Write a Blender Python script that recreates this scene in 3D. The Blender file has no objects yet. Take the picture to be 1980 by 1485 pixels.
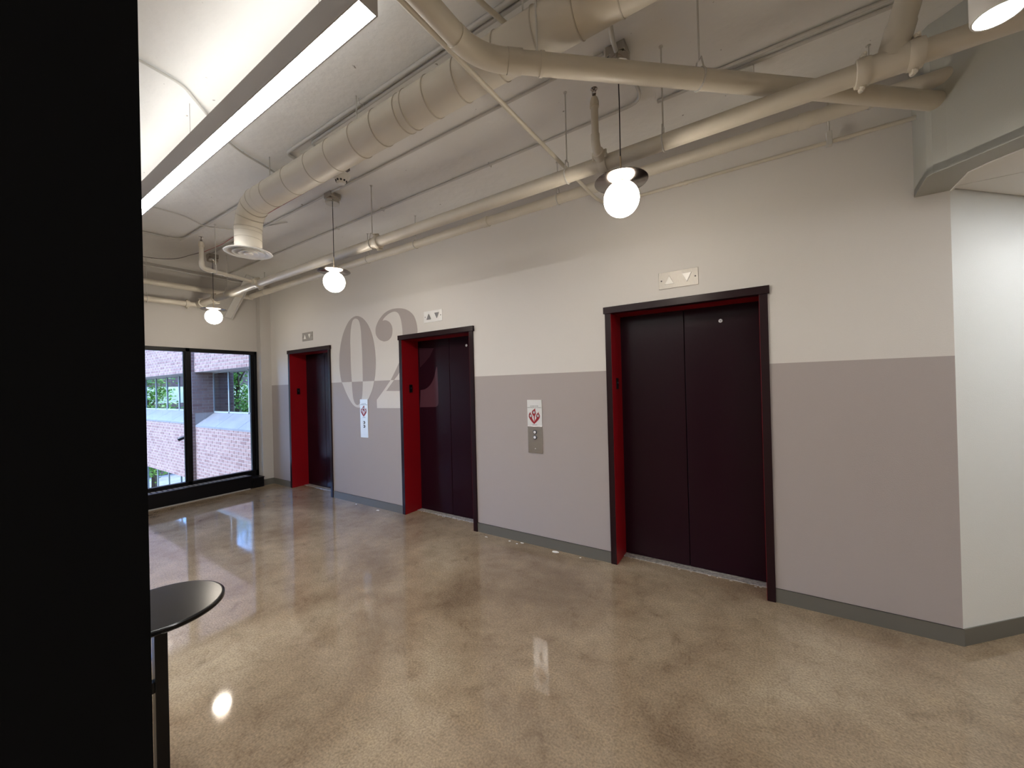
import bpy, bmesh, math, random
from mathutils import Vector, Matrix
from mathutils.geometry import tessellate_polygon
random.seed(7)
S = bpy.context.scene
C = S.collection
PI = math.pi

# ------------------------------------------------------------------ camera, world, sun, exposure
cd = bpy.data.cameras.new('camera'); cam = bpy.data.objects.new('camera', cd); C.objects.link(cam)
cd.sensor_width = 36; cd.lens = 743.0/1980*36; cd.clip_start = .02; cd.clip_end = 500
yaw, pitch, roll = math.radians(-33.14416), math.radians(.24424), math.radians(-1.44929)
fw = Vector((math.sin(yaw)*math.cos(pitch), math.cos(yaw)*math.cos(pitch), math.sin(pitch)))
rt = Vector((math.cos(yaw), -math.sin(yaw), 0)); up = rt.cross(fw)
rt2 = rt*math.cos(roll)+up*math.sin(roll); up2 = up*math.cos(roll)-rt*math.sin(roll)
cam.matrix_world = Matrix(((rt2.x, up2.x, -fw.x, 0), (rt2.y, up2.y, -fw.y, -3.3343), (rt2.z, up2.z, -fw.z, 1.6), (0, 0, 0, 1)))
S.camera = cam

w = bpy.data.worlds.new('sky'); S.world = w; w.use_nodes = True
nt = w.node_tree; bg = nt.nodes['Background']
sky = nt.nodes.new('ShaderNodeTexSky'); sky.sky_type = 'NISHITA'; sky.sun_disc = False
sky.sun_elevation = math.radians(50); sky.sun_rotation = math.radians(183)
tn = nt.nodes.new('ShaderNodeVectorMath'); tn.operation = 'MULTIPLY'; tn.inputs[1].default_value = (.66, .90, 1.36)
nt.links.new(sky.outputs[0], tn.inputs[0]); nt.links.new(tn.outputs[0], bg.inputs[0]); bg.inputs[1].default_value = 1.0

sd = bpy.data.lights.new('sun', 'SUN'); sun = bpy.data.objects.new('sun', sd); C.objects.link(sun)
sd.energy = 4.6; sd.angle = math.radians(.6); sd.color = (1, .97, .90)
sun.rotation_euler = Vector((.035, .62, -.78)).to_track_quat('-Z', 'Y').to_euler()
S.view_settings.view_transform = 'Standard'; S.view_settings.look = 'None'
S.view_settings.exposure = 0.6; S.view_settings.gamma = 1.0; S.view_settings.use_curve_mapping = False
S.cycles.use_denoising = True
S.cycles.max_bounces = 10; S.cycles.diffuse_bounces = 6; S.cycles.glossy_bounces = 5; S.cycles.transparent_max_bounces = 12
S.cycles.caustics_reflective = False; S.cycles.caustics_refractive = False
S.cycles.sample_clamp_indirect = 8

GLOBE_E, LINEAR_E, UP_E, CAN_E, HALL_E = 30, 42, 5.3, 105, 210

# ------------------------------------------------------------------ helpers
class MB:
    def __init__(s): s.v = []; s.f = []
    def add(s, vs, fs):
        n = len(s.v); s.v += [tuple(v) for v in vs]; s.f += [tuple(i+n for i in f) for f in fs]
        return s
    def box(s, x0, x1, y0, y1, z0, z1):
        return s.add([(x0,y0,z0),(x1,y0,z0),(x1,y1,z0),(x0,y1,z0),(x0,y0,z1),(x1,y0,z1),(x1,y1,z1),(x0,y1,z1)],
                     [(0,3,2,1),(4,5,6,7),(0,1,5,4),(1,2,6,5),(2,3,7,6),(3,0,4,7)])
    def prism(s, poly, h0, h1, axis='z'):
        """poly: 2D points; axis z -> (x,y), axis y -> (x,z), axis x -> (y,z)"""
        def m(p, h): return {'z': (p[0], p[1], h), 'y': (p[0], h, p[1]), 'x': (h, p[0], p[1])}[axis]
        n = len(poly); vs = [m(p, h0) for p in poly]+[m(p, h1) for p in poly]
        tr = tessellate_polygon([[Vector((p[0], p[1], 0)) for p in poly]])
        fs = [tuple(t) for t in tr]+[tuple(i+n for i in reversed(t)) for t in tr]
        fs += [(i, (i+1) % n, (i+1) % n+n, i+n) for i in range(n)]
        return s.add(vs, fs)
    def tube(s, pts, r, seg=12, cap=True):
        pts = [Vector(p) for p in pts]; rs = r if isinstance(r, (list, tuple)) else [r]*len(pts)
        n = len(pts); T = []
        for i in range(n):
            a = (pts[i]-pts[i-1]).normalized() if i else None; b = (pts[i+1]-pts[i]).normalized() if i < n-1 else None
            T.append((b if a is None else a if b is None else (a+b)).normalized())
        up = Vector((0, 0, 1)) if abs(T[0].z) < .9 else Vector((1, 0, 0))
        N = T[0].cross(up).normalized(); vs = []
        for i in range(n):
            N = (N-T[i]*N.dot(T[i])).normalized(); B = T[i].cross(N)
            for k in range(seg):
                a = 2*PI*k/seg; vs.append(pts[i]+(N*math.cos(a)+B*math.sin(a))*rs[i])
        fs = [(i*seg+k, i*seg+(k+1) % seg, (i+1)*seg+(k+1) % seg, (i+1)*seg+k) for i in range(n-1) for k in range(seg)]
        if cap: fs += [tuple(range(seg-1, -1, -1)), tuple((n-1)*seg+k for k in range(seg))]
        return s.add(vs, fs)
    def lathe(s, prof, o=(0,0,0), ax=(0,0,1), seg=32):
        """prof: (radius, height) along ax"""
        ax = Vector(ax).normalized(); o = Vector(o)
        N = ax.cross(Vector((1, 0, 0)) if abs(ax.x) < .8 else Vector((0, 1, 0))).normalized(); B = ax.cross(N); vs = []
        for r, h in prof:
            for k in range(seg):
                a = 2*PI*k/seg; vs.append(o+ax*h+(N*math.cos(a)+B*math.sin(a))*max(r, 1e-5))
        n = len(prof)
        fs = [(i*seg+k, i*seg+(k+1) % seg, (i+1)*seg+(k+1) % seg, (i+1)*seg+k) for i in range(n-1) for k in range(seg)]
        fs += [tuple(range(seg-1, -1, -1)), tuple((n-1)*seg+k for k in range(seg))]
        return s.add(vs, fs)
    def build(s, name, mat, parent=None, smooth=False, bevel=0, origin=None):
        me = bpy.data.meshes.new(name)
        off = Vector(origin) if origin else (Vector(parent_loc(parent)) if parent else Vector((0, 0, 0)))
        me.from_pydata([Vector(v)-off for v in s.v], [], s.f)
        bm = bmesh.new(); bm.from_mesh(me); bmesh.ops.recalc_face_normals(bm, faces=bm.faces); bm.to_mesh(me); bm.free()
        me.materials.append(mat); o = bpy.data.objects.new(name, me); C.objects.link(o)
        if smooth:
            for p in me.polygons: p.use_smooth = True
            try: me.set_sharp_from_angle(angle=math.radians(40))
            except Exception: pass
        if bevel:
            b = o.modifiers.new('b', 'BEVEL'); b.width = bevel; b.segments = 2; b.limit_method = 'ANGLE'
        if parent: o.parent = parent; o['_off'] = tuple(off)
        else: o.location = off
        if parent and origin: o.location = off-Vector(parent_loc(parent))
        WLOC[o.name] = off
        return o
WLOC = {}
def parent_loc(p):
    return WLOC.get(p.name, Vector((0, 0, 0)))
def tag(o, label=None, cat=None, group=None, kind=None):
    if label: o['label'] = label
    if cat: o['category'] = cat
    if group: o['group'] = group
    if kind: o['kind'] = kind
    return o
def empty(name, loc, label=None, cat=None, group=None, kind=None):
    o = bpy.data.objects.new(name, None); C.objects.link(o); o.location = loc; o.empty_display_size = .1
    WLOC[o.name] = Vector(loc); return tag(o, label, cat, group, kind)
def copy_tree(o, loc=None, parent=None):
    c = o.copy(); C.objects.link(c)
    if parent: c.parent = parent
    if loc is not None: c.location = loc
    for ch in list(o.children): copy_tree(ch, None, c)
    return c
def arc(p0, corner, p1, r, n=6):
    """points of a rounded corner"""
    p0, q, p1 = Vector(p0), Vector(corner), Vector(p1)
    a = (p0-q).normalized(); b = (p1-q).normalized(); A = q+a*r; B = q+b*r
    return [A*(1-t)**2+q*2*t*(1-t)+B*t*t for t in [i/n for i in range(n+1)]]
def path(pts, r):
    out = [Vector(pts[0])]
    for i in range(1, len(pts)-1): out += arc(pts[i-1], pts[i], pts[i+1], r)
    return out+[Vector(pts[-1])]
def catmull(P, n=6, closed=True):
    out = []; m = len(P)
    for i in range(m if closed else m-1):
        g = lambda k: P[k % m] if closed else P[max(0, min(m-1, k))]
        a, b, c, d = g(i-1), g(i), g(i+1), g(i+2)
        for j in range(n):
            t = j/n
            out.append(tuple(.5*((2*b[k])+(-a[k]+c[k])*t+(2*a[k]-5*b[k]+4*c[k]-d[k])*t*t+(-a[k]+3*b[k]-3*c[k]+d[k])*t**3) for k in (0, 1)))
    if not closed: out.append(P[-1])
    return out
def clip(poly, a, b, c):
    """keep a*x+b*y>=c"""
    out = []
    for i in range(len(poly)):
        p, q = poly[i], poly[(i+1) % len(poly)]; dp = a*p[0]+b*p[1]-c; dq = a*q[0]+b*q[1]-c
        if dp >= 0: out.append(p)
        if dp*dq < 0: t = dp/(dp-dq); out.append((p[0]+(q[0]-p[0])*t, p[1]+(q[1]-p[1])*t))
    return out

# ------------------------------------------------------------------ materials
def mat(name, col, rough=.5, metal=0, spec=.5, **k):
    m = bpy.data.materials.new(name); m.use_nodes = True; b = m.node_tree.nodes['Principled BSDF']
    b.inputs['Base Color'].default_value = (*col, 1); b.inputs['Roughness'].default_value = rough
    b.inputs['Metallic'].default_value = metal; b.inputs['Specular IOR Level'].default_value = spec
    if 'coat' in k: b.inputs['Coat Weight'].default_value = k['coat']; b.inputs['Coat Roughness'].default_value = k.get('coatr', .05)
    if 'emit' in k: b.inputs['Emission Color'].default_value = (*k.get('ecol', col), 1); b.inputs['Emission Strength'].default_value = k['emit']
    if 'aniso' in k: b.inputs['Anisotropic'].default_value = k['aniso']
    if k.get('noise'):
        sc, amt = k['noise']; nt = m.node_tree
        tc = nt.nodes.new('ShaderNodeTexCoord'); n = nt.nodes.new('ShaderNodeTexNoise'); n.inputs['Scale'].default_value = sc; n.inputs['Detail'].default_value = 6
        mp = nt.nodes.new('ShaderNodeMapping'); mp.inputs['Scale'].default_value = k.get('stretch', (1, 1, 1))
        nt.links.new(tc.outputs['Object'], mp.inputs[0]); nt.links.new(mp.outputs[0], n.inputs['Vector'])
        r = nt.nodes.new('ShaderNodeMapRange'); r.inputs['To Min'].default_value = 1-amt; r.inputs['To Max'].default_value = 1+amt
        r.inputs['From Min'].default_value = .3; r.inputs['From Max'].default_value = .7
        nt.links.new(n.outputs[0], r.inputs[0])
        mx = nt.nodes.new('ShaderNodeVectorMath'); mx.operation = 'SCALE'; mx.inputs[0].default_value = col
        nt.links.new(r.outputs[0], mx.inputs['Scale']); nt.links.new(mx.outputs[0], b.inputs['Base Color'])
    if k.get('bump'):
        sc, st, di = k['bump']; nt = m.node_tree
        tc = nt.nodes.new('ShaderNodeTexCoord'); n = nt.nodes.new('ShaderNodeTexNoise'); n.inputs['Scale'].default_value = sc; n.inputs['Detail'].default_value = 4
        nt.links.new(tc.outputs['Object'], n.inputs['Vector'])
        bp_ = nt.nodes.new('ShaderNodeBump'); bp_.inputs['Strength'].default_value = st; bp_.inputs['Distance'].default_value = di
        nt.links.new(n.outputs[0], bp_.inputs['Height']); nt.links.new(bp_.outputs[0], b.inputs['Normal'])
    return m
UPPER = (.66, .64, .615); LOWER = (.385, .345, .335)
def wall_mat():
    m = mat('two_tone_wall_paint', UPPER, .55, bump=(160, .35, .002)); nt = m.node_tree; b = nt.nodes['Principled BSDF']
    tc = nt.nodes.new('ShaderNodeTexCoord'); sp = nt.nodes.new('ShaderNodeSeparateXYZ'); nt.links.new(tc.outputs['Object'], sp.inputs[0])
    g = nt.nodes.new('ShaderNodeMath'); g.operation = 'GREATER_THAN'; g.inputs[1].default_value = 1.711; nt.links.new(sp.outputs['Z'], g.inputs[0])
    mx = nt.nodes.new('ShaderNodeMix'); mx.data_type = 'RGBA'; nt.links.new(g.outputs[0], mx.inputs[0])
    mx.inputs[6].default_value = (*LOWER, 1); mx.inputs[7].default_value = (*UPPER, 1); nt.links.new(mx.outputs[2], b.inputs['Base Color'])
    return m
def floor_mat():
    m = mat('polished_concrete', (.2, .16, .12), .12, spec=.6); nt = m.node_tree; b = nt.nodes['Principled BSDF']
    tc = nt.nodes.new('ShaderNodeTexCoord')
    def noise(sc, det=6, dist=0, rough=.55):
        n = nt.nodes.new('ShaderNodeTexNoise'); n.inputs['Scale'].default_value = sc; n.inputs['Detail'].default_value = det
        n.inputs['Distortion'].default_value = dist; n.inputs['Roughness'].default_value = rough
        nt.links.new(tc.outputs['Object'], n.inputs['Vector']); return n
    def ramp(src, stops):
        r = nt.nodes.new('ShaderNodeValToRGB'); e = r.color_ramp.elements
        e[0].position, e[0].color = stops[0][0], (*stops[0][1], 1); e[1].position, e[1].color = stops[-1][0], (*stops[-1][1], 1)
        for p, c in stops[1:-1]: q = e.new(p); q.color = (*c, 1)
        nt.links.new(src, r.inputs[0]); return r.outputs[0]
    def mix(a, c, f, mode='MULTIPLY'):
        x = nt.nodes.new('ShaderNodeMix'); x.data_type = 'RGBA'; x.blend_type = mode
        if isinstance(f, float): x.inputs[0].default_value = f
        else: nt.links.new(f, x.inputs[0])
        nt.links.new(a, x.inputs[6])
        if isinstance(c, tuple): x.inputs[7].default_value = (*c, 1)
        else: nt.links.new(c, x.inputs[7])
        return x.outputs[2]
    big = ramp(noise(.9, 8, .6).outputs[0], [(.3, (.17, .122, .080)), (.45, (.262, .197, .132)), (.56, (.318, .25, .173)), (.72, (.39, .32, .23))])
    med = ramp(noise(6, 8, .5, .7).outputs[0], [(.28, (.55, .5, .47)), (.42, (.88, .86, .84)), (.55, (1, 1, 1)), (.72, (1.18, 1.16, 1.1))])
    fine = ramp(noise(95, 3).outputs[0], [(.32, (.5, .48, .45)), (.5, (1, 1, 1)), (.68, (1.5, 1.46, 1.38))])
    c = mix(mix(big, med, .8), fine, .5)
    speck = ramp(noise(240, 1).outputs[0], [(.0, (0, 0, 0)), (.74, (0, 0, 0)), (.78, (1, 1, 1))])
    c = mix(c, (.6, .55, .45), speck, 'MIX')
    dark = ramp(noise(2.2, 10, 2.5, .75).outputs[0], [(.0, (.35, .3, .27)), (.33, (.45, .4, .36)), (.40, (1, 1, 1)), (1, (1, 1, 1))])
    c = mix(c, dark, .35)
    nt.links.new(c, b.inputs['Base Color'])
    rr = nt.nodes.new('ShaderNodeMapRange'); rr.inputs['From Min'].default_value = .3; rr.inputs['From Max'].default_value = .7
    rr.inputs['To Min'].default_value = .03; rr.inputs['To Max'].default_value = .09
    nt.links.new(noise(3, 6).outputs[0], rr.inputs[0]); nt.links.new(rr.outputs[0], b.inputs['Roughness'])
    bu = nt.nodes.new('ShaderNodeBump'); bu.inputs['Strength'].default_value = .05; bu.inputs['Distance'].default_value = .003
    nt.links.new(noise(2.5, 3).outputs[0], bu.inputs['Height']); nt.links.new(bu.outputs[0], b.inputs['Normal'])
    return m
def ceil_mat():
    m = mat('painted_concrete', (.6, .585, .55), .8, bump=(9, .35, .02)); nt = m.node_tree; b = nt.nodes['Principled BSDF']
    tc = nt.nodes.new('ShaderNodeTexCoord')
    n = nt.nodes.new('ShaderNodeTexNoise'); n.inputs['Scale'].default_value = 22; n.inputs['Detail'].default_value = 2; nt.links.new(tc.outputs['Object'], n.inputs['Vector'])
    n2 = nt.nodes.new('ShaderNodeTexNoise'); n2.inputs['Scale'].default_value = 1.1; n2.inputs['Detail'].default_value = 3; nt.links.new(tc.outputs['Object'], n2.inputs['Vector'])
    r = nt.nodes.new('ShaderNodeValToRGB'); e = r.color_ramp.elements; e[0].position = .235; e[0].color = (.3, .27, .24, 1); e[1].position = .26; e[1].color = (1, 1, 1, 1); nt.links.new(n.outputs[0], r.inputs[0])
    r2 = nt.nodes.new('ShaderNodeValToRGB'); e = r2.color_ramp.elements; e[0].position = .3; e[0].color = (.72, .71, .685, 1); e[1].position = .7; e[1].color = (.79, .785, .765, 1); nt.links.new(n2.outputs[0], r2.inputs[0])
    x = nt.nodes.new('ShaderNodeMix'); x.data_type = 'RGBA'; x.blend_type = 'MULTIPLY'; x.inputs[0].default_value = .8
    nt.links.new(r2.outputs[0], x.inputs[6]); nt.links.new(r.outputs[0], x.inputs[7]); nt.links.new(x.outputs[2], b.inputs['Base Color'])
    return m
def glass_mat():
    m = bpy.data.materials.new('window_glass'); m.use_nodes = True; nt = m.node_tree; nt.nodes.remove(nt.nodes['Principled BSDF'])
    t = nt.nodes.new('ShaderNodeBsdfTransparent'); g = nt.nodes.new('ShaderNodeBsdfGlossy'); g.inputs['Roughness'].default_value = 0
    t.inputs[0].default_value = (.94, .97, .97, 1)
    fr = nt.nodes.new('ShaderNodeFresnel'); fr.inputs[0].default_value = 1.45; mx = nt.nodes.new('ShaderNodeMixShader')
    nt.links.new(fr.outputs[0], mx.inputs[0]); nt.links.new(t.outputs[0], mx.inputs[1]); nt.links.new(g.outputs[0], mx.inputs[2])
    nt.links.new(mx.outputs[0], nt.nodes['Material Output'].inputs[0]); return m
def brick_mat():
    m = mat('fired_brick', (.36, .24, .23), .85, bump=(60, .4, .004)); nt = m.node_tree; b = nt.nodes['Principled BSDF']
    oi = nt.nodes.new('ShaderNodeTexCoord'); n = nt.nodes.new('ShaderNodeTexWhiteNoise'); n.noise_dimensions = '3D'
    # one tone per brick: cell index from course and running bond
    geo = nt.nodes.new('ShaderNodeNewGeometry'); sp = nt.nodes.new('ShaderNodeSeparateXYZ'); nt.links.new(geo.outputs['Position'], sp.inputs[0])
    sn = nt.nodes.new('ShaderNodeSeparateXYZ'); nt.links.new(geo.outputs['True Normal'], sn.inputs[0])
    def mth(op, a, c=None):
        q = nt.nodes.new('ShaderNodeMath'); q.operation = op
        for i, v in enumerate((a, c)):
            if v is None: continue
            if isinstance(v, (int, float)): q.inputs[i].default_value = v
            else: nt.links.new(v, q.inputs[i])
        return q.outputs[0]
    facex = mth('GREATER_THAN', mth('ABSOLUTE', sn.outputs[0]), .7)
    hor = mth('ADD', mth('MULTIPLY', sp.outputs[1], facex), mth('MULTIPLY', sp.outputs[0], mth('SUBTRACT', 1, facex)))
    k = mth('FLOOR', mth('DIVIDE', sp.outputs[2], .072)); odd = mth('FLOORED_MODULO', k, 2)
    cell = mth('FLOOR', mth('DIVIDE', mth('SUBTRACT', hor, mth('MULTIPLY', odd, .105)), .21))
    cb = nt.nodes.new('ShaderNodeCombineXYZ'); nt.links.new(cell, cb.inputs[0]); nt.links.new(k, cb.inputs[2]); nt.links.new(cb.outputs[0], n.inputs['Vector'])
    r = nt.nodes.new('ShaderNodeValToRGB'); e = r.color_ramp.elements
    e[0].position = 0; e[0].color = (.135, .070, .058, 1); e[1].position = 1; e[1].color = (.20, .122, .10, 1)
    q = e.new(.25); q.color = (.17, .098, .082, 1)
    nt.links.new(n.outputs[0], r.inputs[0]); nt.links.new(r.outputs[0], b.inputs['Base Color']); return m
M = {}
M['wall'] = wall_mat(); M['floor'] = floor_mat(); M['ceil'] = ceil_mat(); M['glass'] = glass_mat(); M['brick'] = brick_mat()
M['upper'] = mat('upper_wall_paint', UPPER, .55, bump=(160, .35, .002)); M['lower'] = mat('lower_wall_paint', LOWER, .55, bump=(160, .35, .002))
M['taupe'] = mat('taupe_wall_paint', (.50, .48, .455), .6, bump=(120, .3, .002))
M['white'] = mat('white_hall_paint', (.74, .745, .72), .5, bump=(200, .5, .002))
M['soffit'] = mat('soffit_paint', (.40, .405, .37), .6, bump=(150, .3, .002))
M['base'] = mat('vinyl_base', (.13, .125, .108), .4)
M['dark'] = mat('aubergine_enamel', (.016, .005, .007), .3, spec=.2); M['door'] = mat('aubergine_door', (.016, .0035, .008), .24, spec=.16)
M['red'] = mat('red_laminate', (.27, .0035, .009), .4, spec=.35); M['black'] = mat('black_frame', (.004, .004, .005), .3, spec=.25)
M['matteblack'] = mat('matte_black', (.0022, .0022, .0024), .85, spec=.1); M['tblack'] = mat('black_lacquer', (.007, .007, .0075), .2, spec=.28, noise=(8, .4))
M['steel'] = mat('brushed_steel', (.62, .60, .57), .26, 1, noise=(30, .12), stretch=(1, 1, 25)); M['steelh'] = mat('brushed_steel_plate', (.40, .38, .35), .5, .75, noise=(30, .12), stretch=(25, 1, 1))
M['steelb'] = mat('notice_and_reflection_steel', (.85, .85, .84), .4, .5)  # pale tone for printed notices, also standing in for reflections on other plates
M['pipe'] = mat('cream_pipe_paint', (.56, .52, .44), .42, noise=(5, .05)); M['cond'] = mat('painted_conduit', (.55, .54, .51), .45)
M['duct'] = mat('painted_duct', (.63, .59, .51), .5, noise=(3, .05)); M['ductseam'] = mat('duct_seam', (.50, .46, .39), .5)
M['bronze'] = mat('dark_bronze', (.20, .17, .15), .16, 1); M['brass'] = mat('satin_brass', (.55, .45, .33), .3, 1)
M['nickel'] = mat('polished_nickel', (.45, .42, .38), .15, 1); M['cord'] = mat('black_cord', (.006, .006, .007), .6)
M['globe'] = mat('opal_globe', (1, .93, .82), .3, emit=GLOBE_E, ecol=(1, .90, .76)); M['lens'] = mat('light_lens', (1, 1, 1), .4, emit=LINEAR_E, ecol=(1, .975, .955))
M['uplens'] = mat('upper_light_lens', (1, 1, 1), .4, emit=UP_E, ecol=(1, .985, .94))
M['alu'] = mat('grey_fixture', (.36, .34, .33), .45); M['canlens'] = mat('can_lens', (1, 1, 1), .4, emit=CAN_E, ecol=(1, .95, .86))
M['halllens'] = mat('hall_lens', (1, 1, 1), .4, emit=HALL_E, ecol=(.95, .98, 1)); M['plastic'] = mat('white_plastic', (.7, .69, .66), .35)
M['arrow'] = mat('arrow_lens', (.80, .79, .75), .3); M['arrowgrey'] = mat('arrow_grey', (.22, .22, .23), .3)
M['btn'] = mat('button_face', (.75, .76, .8), .3); M['ring'] = mat('button_ring', (.02, .025, .04), .3)
M['pred'] = mat('print_red', (.30, .006, .012), .5); M['pgrey'] = mat('print_grey', (.32, .29, .29), .5); M['pblack'] = mat('print_black', (.03, .03, .035), .5)
M['wire'] = mat('red_wire', (.30, .01, .02), .4); M['gwire'] = mat('grey_wire', (.12, .11, .11), .5)
M['mortar'] = mat('mortar', (.29, .25, .225), .9); M['sill'] = mat('slate_sill', (.12, .12, .128), .5, noise=(3, .1))
M['mullion'] = mat('grey_mullion', (.22, .24, .24), .4); M['oglass'] = mat('reflective_glass', (.42, .47, .47), .01, 1)
M['ground'] = mat('pale_paving', (.42, .40, .37), .8, noise=(1.5, .25)); M['bark'] = mat('bark', (.10, .07, .05), .9, noise=(12, .3))
M['leaf'] = mat('leaf_green', (.17, .36, .05), .5, noise=(2, .45)); M['tile'] = mat('ceiling_tile', (.82, .81, .78), .8, bump=(300, .3, .002))
M['paper'] = mat('paper_scrap', (.85, .84, .8), .7); M['sillmetal'] = mat('threshold_metal', (.42, .40, .38), .4, .3, noise=(40, .4)); M['dust'] = mat('dust', (.5, .47, .42), .9)
M['doorpaint'] = mat('door_decal', (.07, .026, .038), .3, spec=.3); M['doorpaint2'] = mat('door_decal_faint', (.03, .009, .016), .3, spec=.3)
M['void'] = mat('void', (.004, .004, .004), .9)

# ------------------------------------------------------------------ room shell
XF, ZC = -7.33, 3.5
DOORS = [(-6.607, -5.402), (-3.876, -2.671), (-1.164, .042)]
tag(MB().box(-7.63, 6.5, -7.3, 3.5, -.25, 0).build('floor', M['floor']), 'polished brown concrete floor with mottled stains', kind='structure')
tag(MB().box(-7.63, 6.5, -7.3, 3.5, ZC, ZC+.25).build('ceiling', M['ceil']), 'painted concrete slab ceiling', kind='structure')
DT = 2.245
b = MB(); xs = [-7.63]
for a, c in DOORS: xs += [a+.02, c-.02]
xs += [.953]
for i in range(0, len(xs), 2): b.box(xs[i], xs[i+1], 0, .3, 0, DT)
b.add([(.953, 0, 0), (.953, .3, 0), (1.253, .3, 0)], []) if False else None
b.box(-7.63, .953, 0, .3, DT, ZC)
tag(b.build('wall_elevators', M['wall']), 'long wall in two tones, off-white above and mauve grey below', kind='structure')
# angled hallway wall, solid
tag(MB().prism([(.953, 0), (3.6, 2.647), (3.4, 2.85), (.953, .42)], 0, 2.72).build('wall_hallway', M['white']), 'bright white angled hallway wall', kind='structure')
# far wall with window opening
WY0, WY1, WZ0, WZ1 = -5.0, -.165, .0, 2.30
b = MB(); b.box(-7.63, XF, -7.3, .0, WZ1, ZC); b.box(-7.63, XF, -7.3, WY0, 0, WZ1); b.box(-7.63, XF, WY1, 0, 0, WZ1)
b.box(-7.63, -7.44, WY0, WY1, 0, .16)
tag(b.build('wall_window', M['taupe']), 'grey taupe wall above the window', kind='structure')
tag(MB().box(XF, -7.2, -.165, 0, 0, ZC).build('corner_column', M['taupe']), 'slim grey boxed column in the corner beside the window', kind='structure')
tag(MB().box(-7.63, 6.5, -7.5, -7.3, 0, ZC).build('wall_lounge', M['taupe']), kind='structure')
tag(MB().box(6.5, 6.7, -7.3, 3.5, 0, ZC).build('wall_end', M['taupe']), kind='structure')
tag(MB().box(-7.63, 6.7, 3.5, 3.7, 0, ZC).build('wall_core', M['taupe']), kind='structure')
tag(MB().box(-.93, -.67, -3.62, -3.1768, 0, ZC).build('black_column', M['matteblack']), 'flat black column standing from floor to ceiling', kind='structure')
# baseboards
bx = [-7.2]
for a, c in DOORS: bx += [a, c]
bx += [.957]
b = MB()
for i in range(0, len(bx), 2): b.box(bx[i], bx[i+1], -.008, 0, 0, .1); b.box(bx[i], bx[i+1], -.010, 0, .098, .1)
tag(b.build('baseboard_elevators', M['base']), 'olive grey vinyl baseboard', kind='structure')
tag(MB().prism([(.953, -.008), (3.6, 2.639), (3.6, 2.647), (.953, 0)], 0, .1).build('baseboard_hallway', M['base']), kind='structure')
tag(MB().box(-7.2, -7.193, -.172, 0, 0, .1).box(XF, -7.193, -.172, -.165, 0, .1).build('baseboard_column', M['base']), kind='structure')
# soffit of the hallway
outer = [(.803, 0), (.797, -.06), (.782, -.30), (.797, -.335), (.842, -.368), (4.24, -3.69)]
inner = [(.953, 0), (.951, -.247), (1.0, -.32), (4.55, -3.87)]
sf = empty('trim_1', (0, 0, 0), 'grey green soffit over the hallway entrance', kind='structure')
th = .06
back = [(p[0]+.06, p[1]+.01) for p in outer]
MB().prism(outer+list(reversed([(.89, 0), (.89, -.30), (.905, -.32), (4.28, -3.62)])), 2.695, ZC).build('soffit_face', M['soffit'], sf)
MB().prism(outer+list(reversed(inner)), 2.690, 2.735).build('soffit_underside', M['soffit'], sf)
MB().prism([(.953, 0), (.951, -.247), (1.0, -.32), (4.55, -3.87), (4.57, -3.84), (1.012, -.305), (.963, -.24), (.965, 0)], 2.684, 2.70).build('edge_bead', M['tile'], sf)
lc = empty('ceiling_hallway', (0, 0, 0), 'low white tile ceiling of the hallway', kind='structure')
gx = [.96, 1.57, 2.18, 2.79, 3.40, 4.01, 4.62]; gy = [-3.075, -2.465, -1.855, -1.245, -.635, -.025, .585, 1.195, 1.805, 2.415]
for i in range(len(gx)-1):
    for j in range(len(gy)-1):
        p = [(gx[i]+.003, gy[j]+.003), (gx[i+1]-.003, gy[j]+.003), (gx[i+1]-.003, gy[j+1]-.003), (gx[i]+.003, gy[j+1]-.003)]
        p = clip(clip(p, 1, -1, .965), 1, 1, .693)
        if len(p) >= 3: MB().prism(p, 2.70, 2.715).build('ceiling_tile', M['tile'], lc)
MB().prism([(.87, .4), (.87, -.30), (4.25, -3.6), (6.5, -3.6), (6.5, 3.5), (3.5, 3.5)], 2.725, 2.75).build('ceiling_deck', M['void'], lc)

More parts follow.
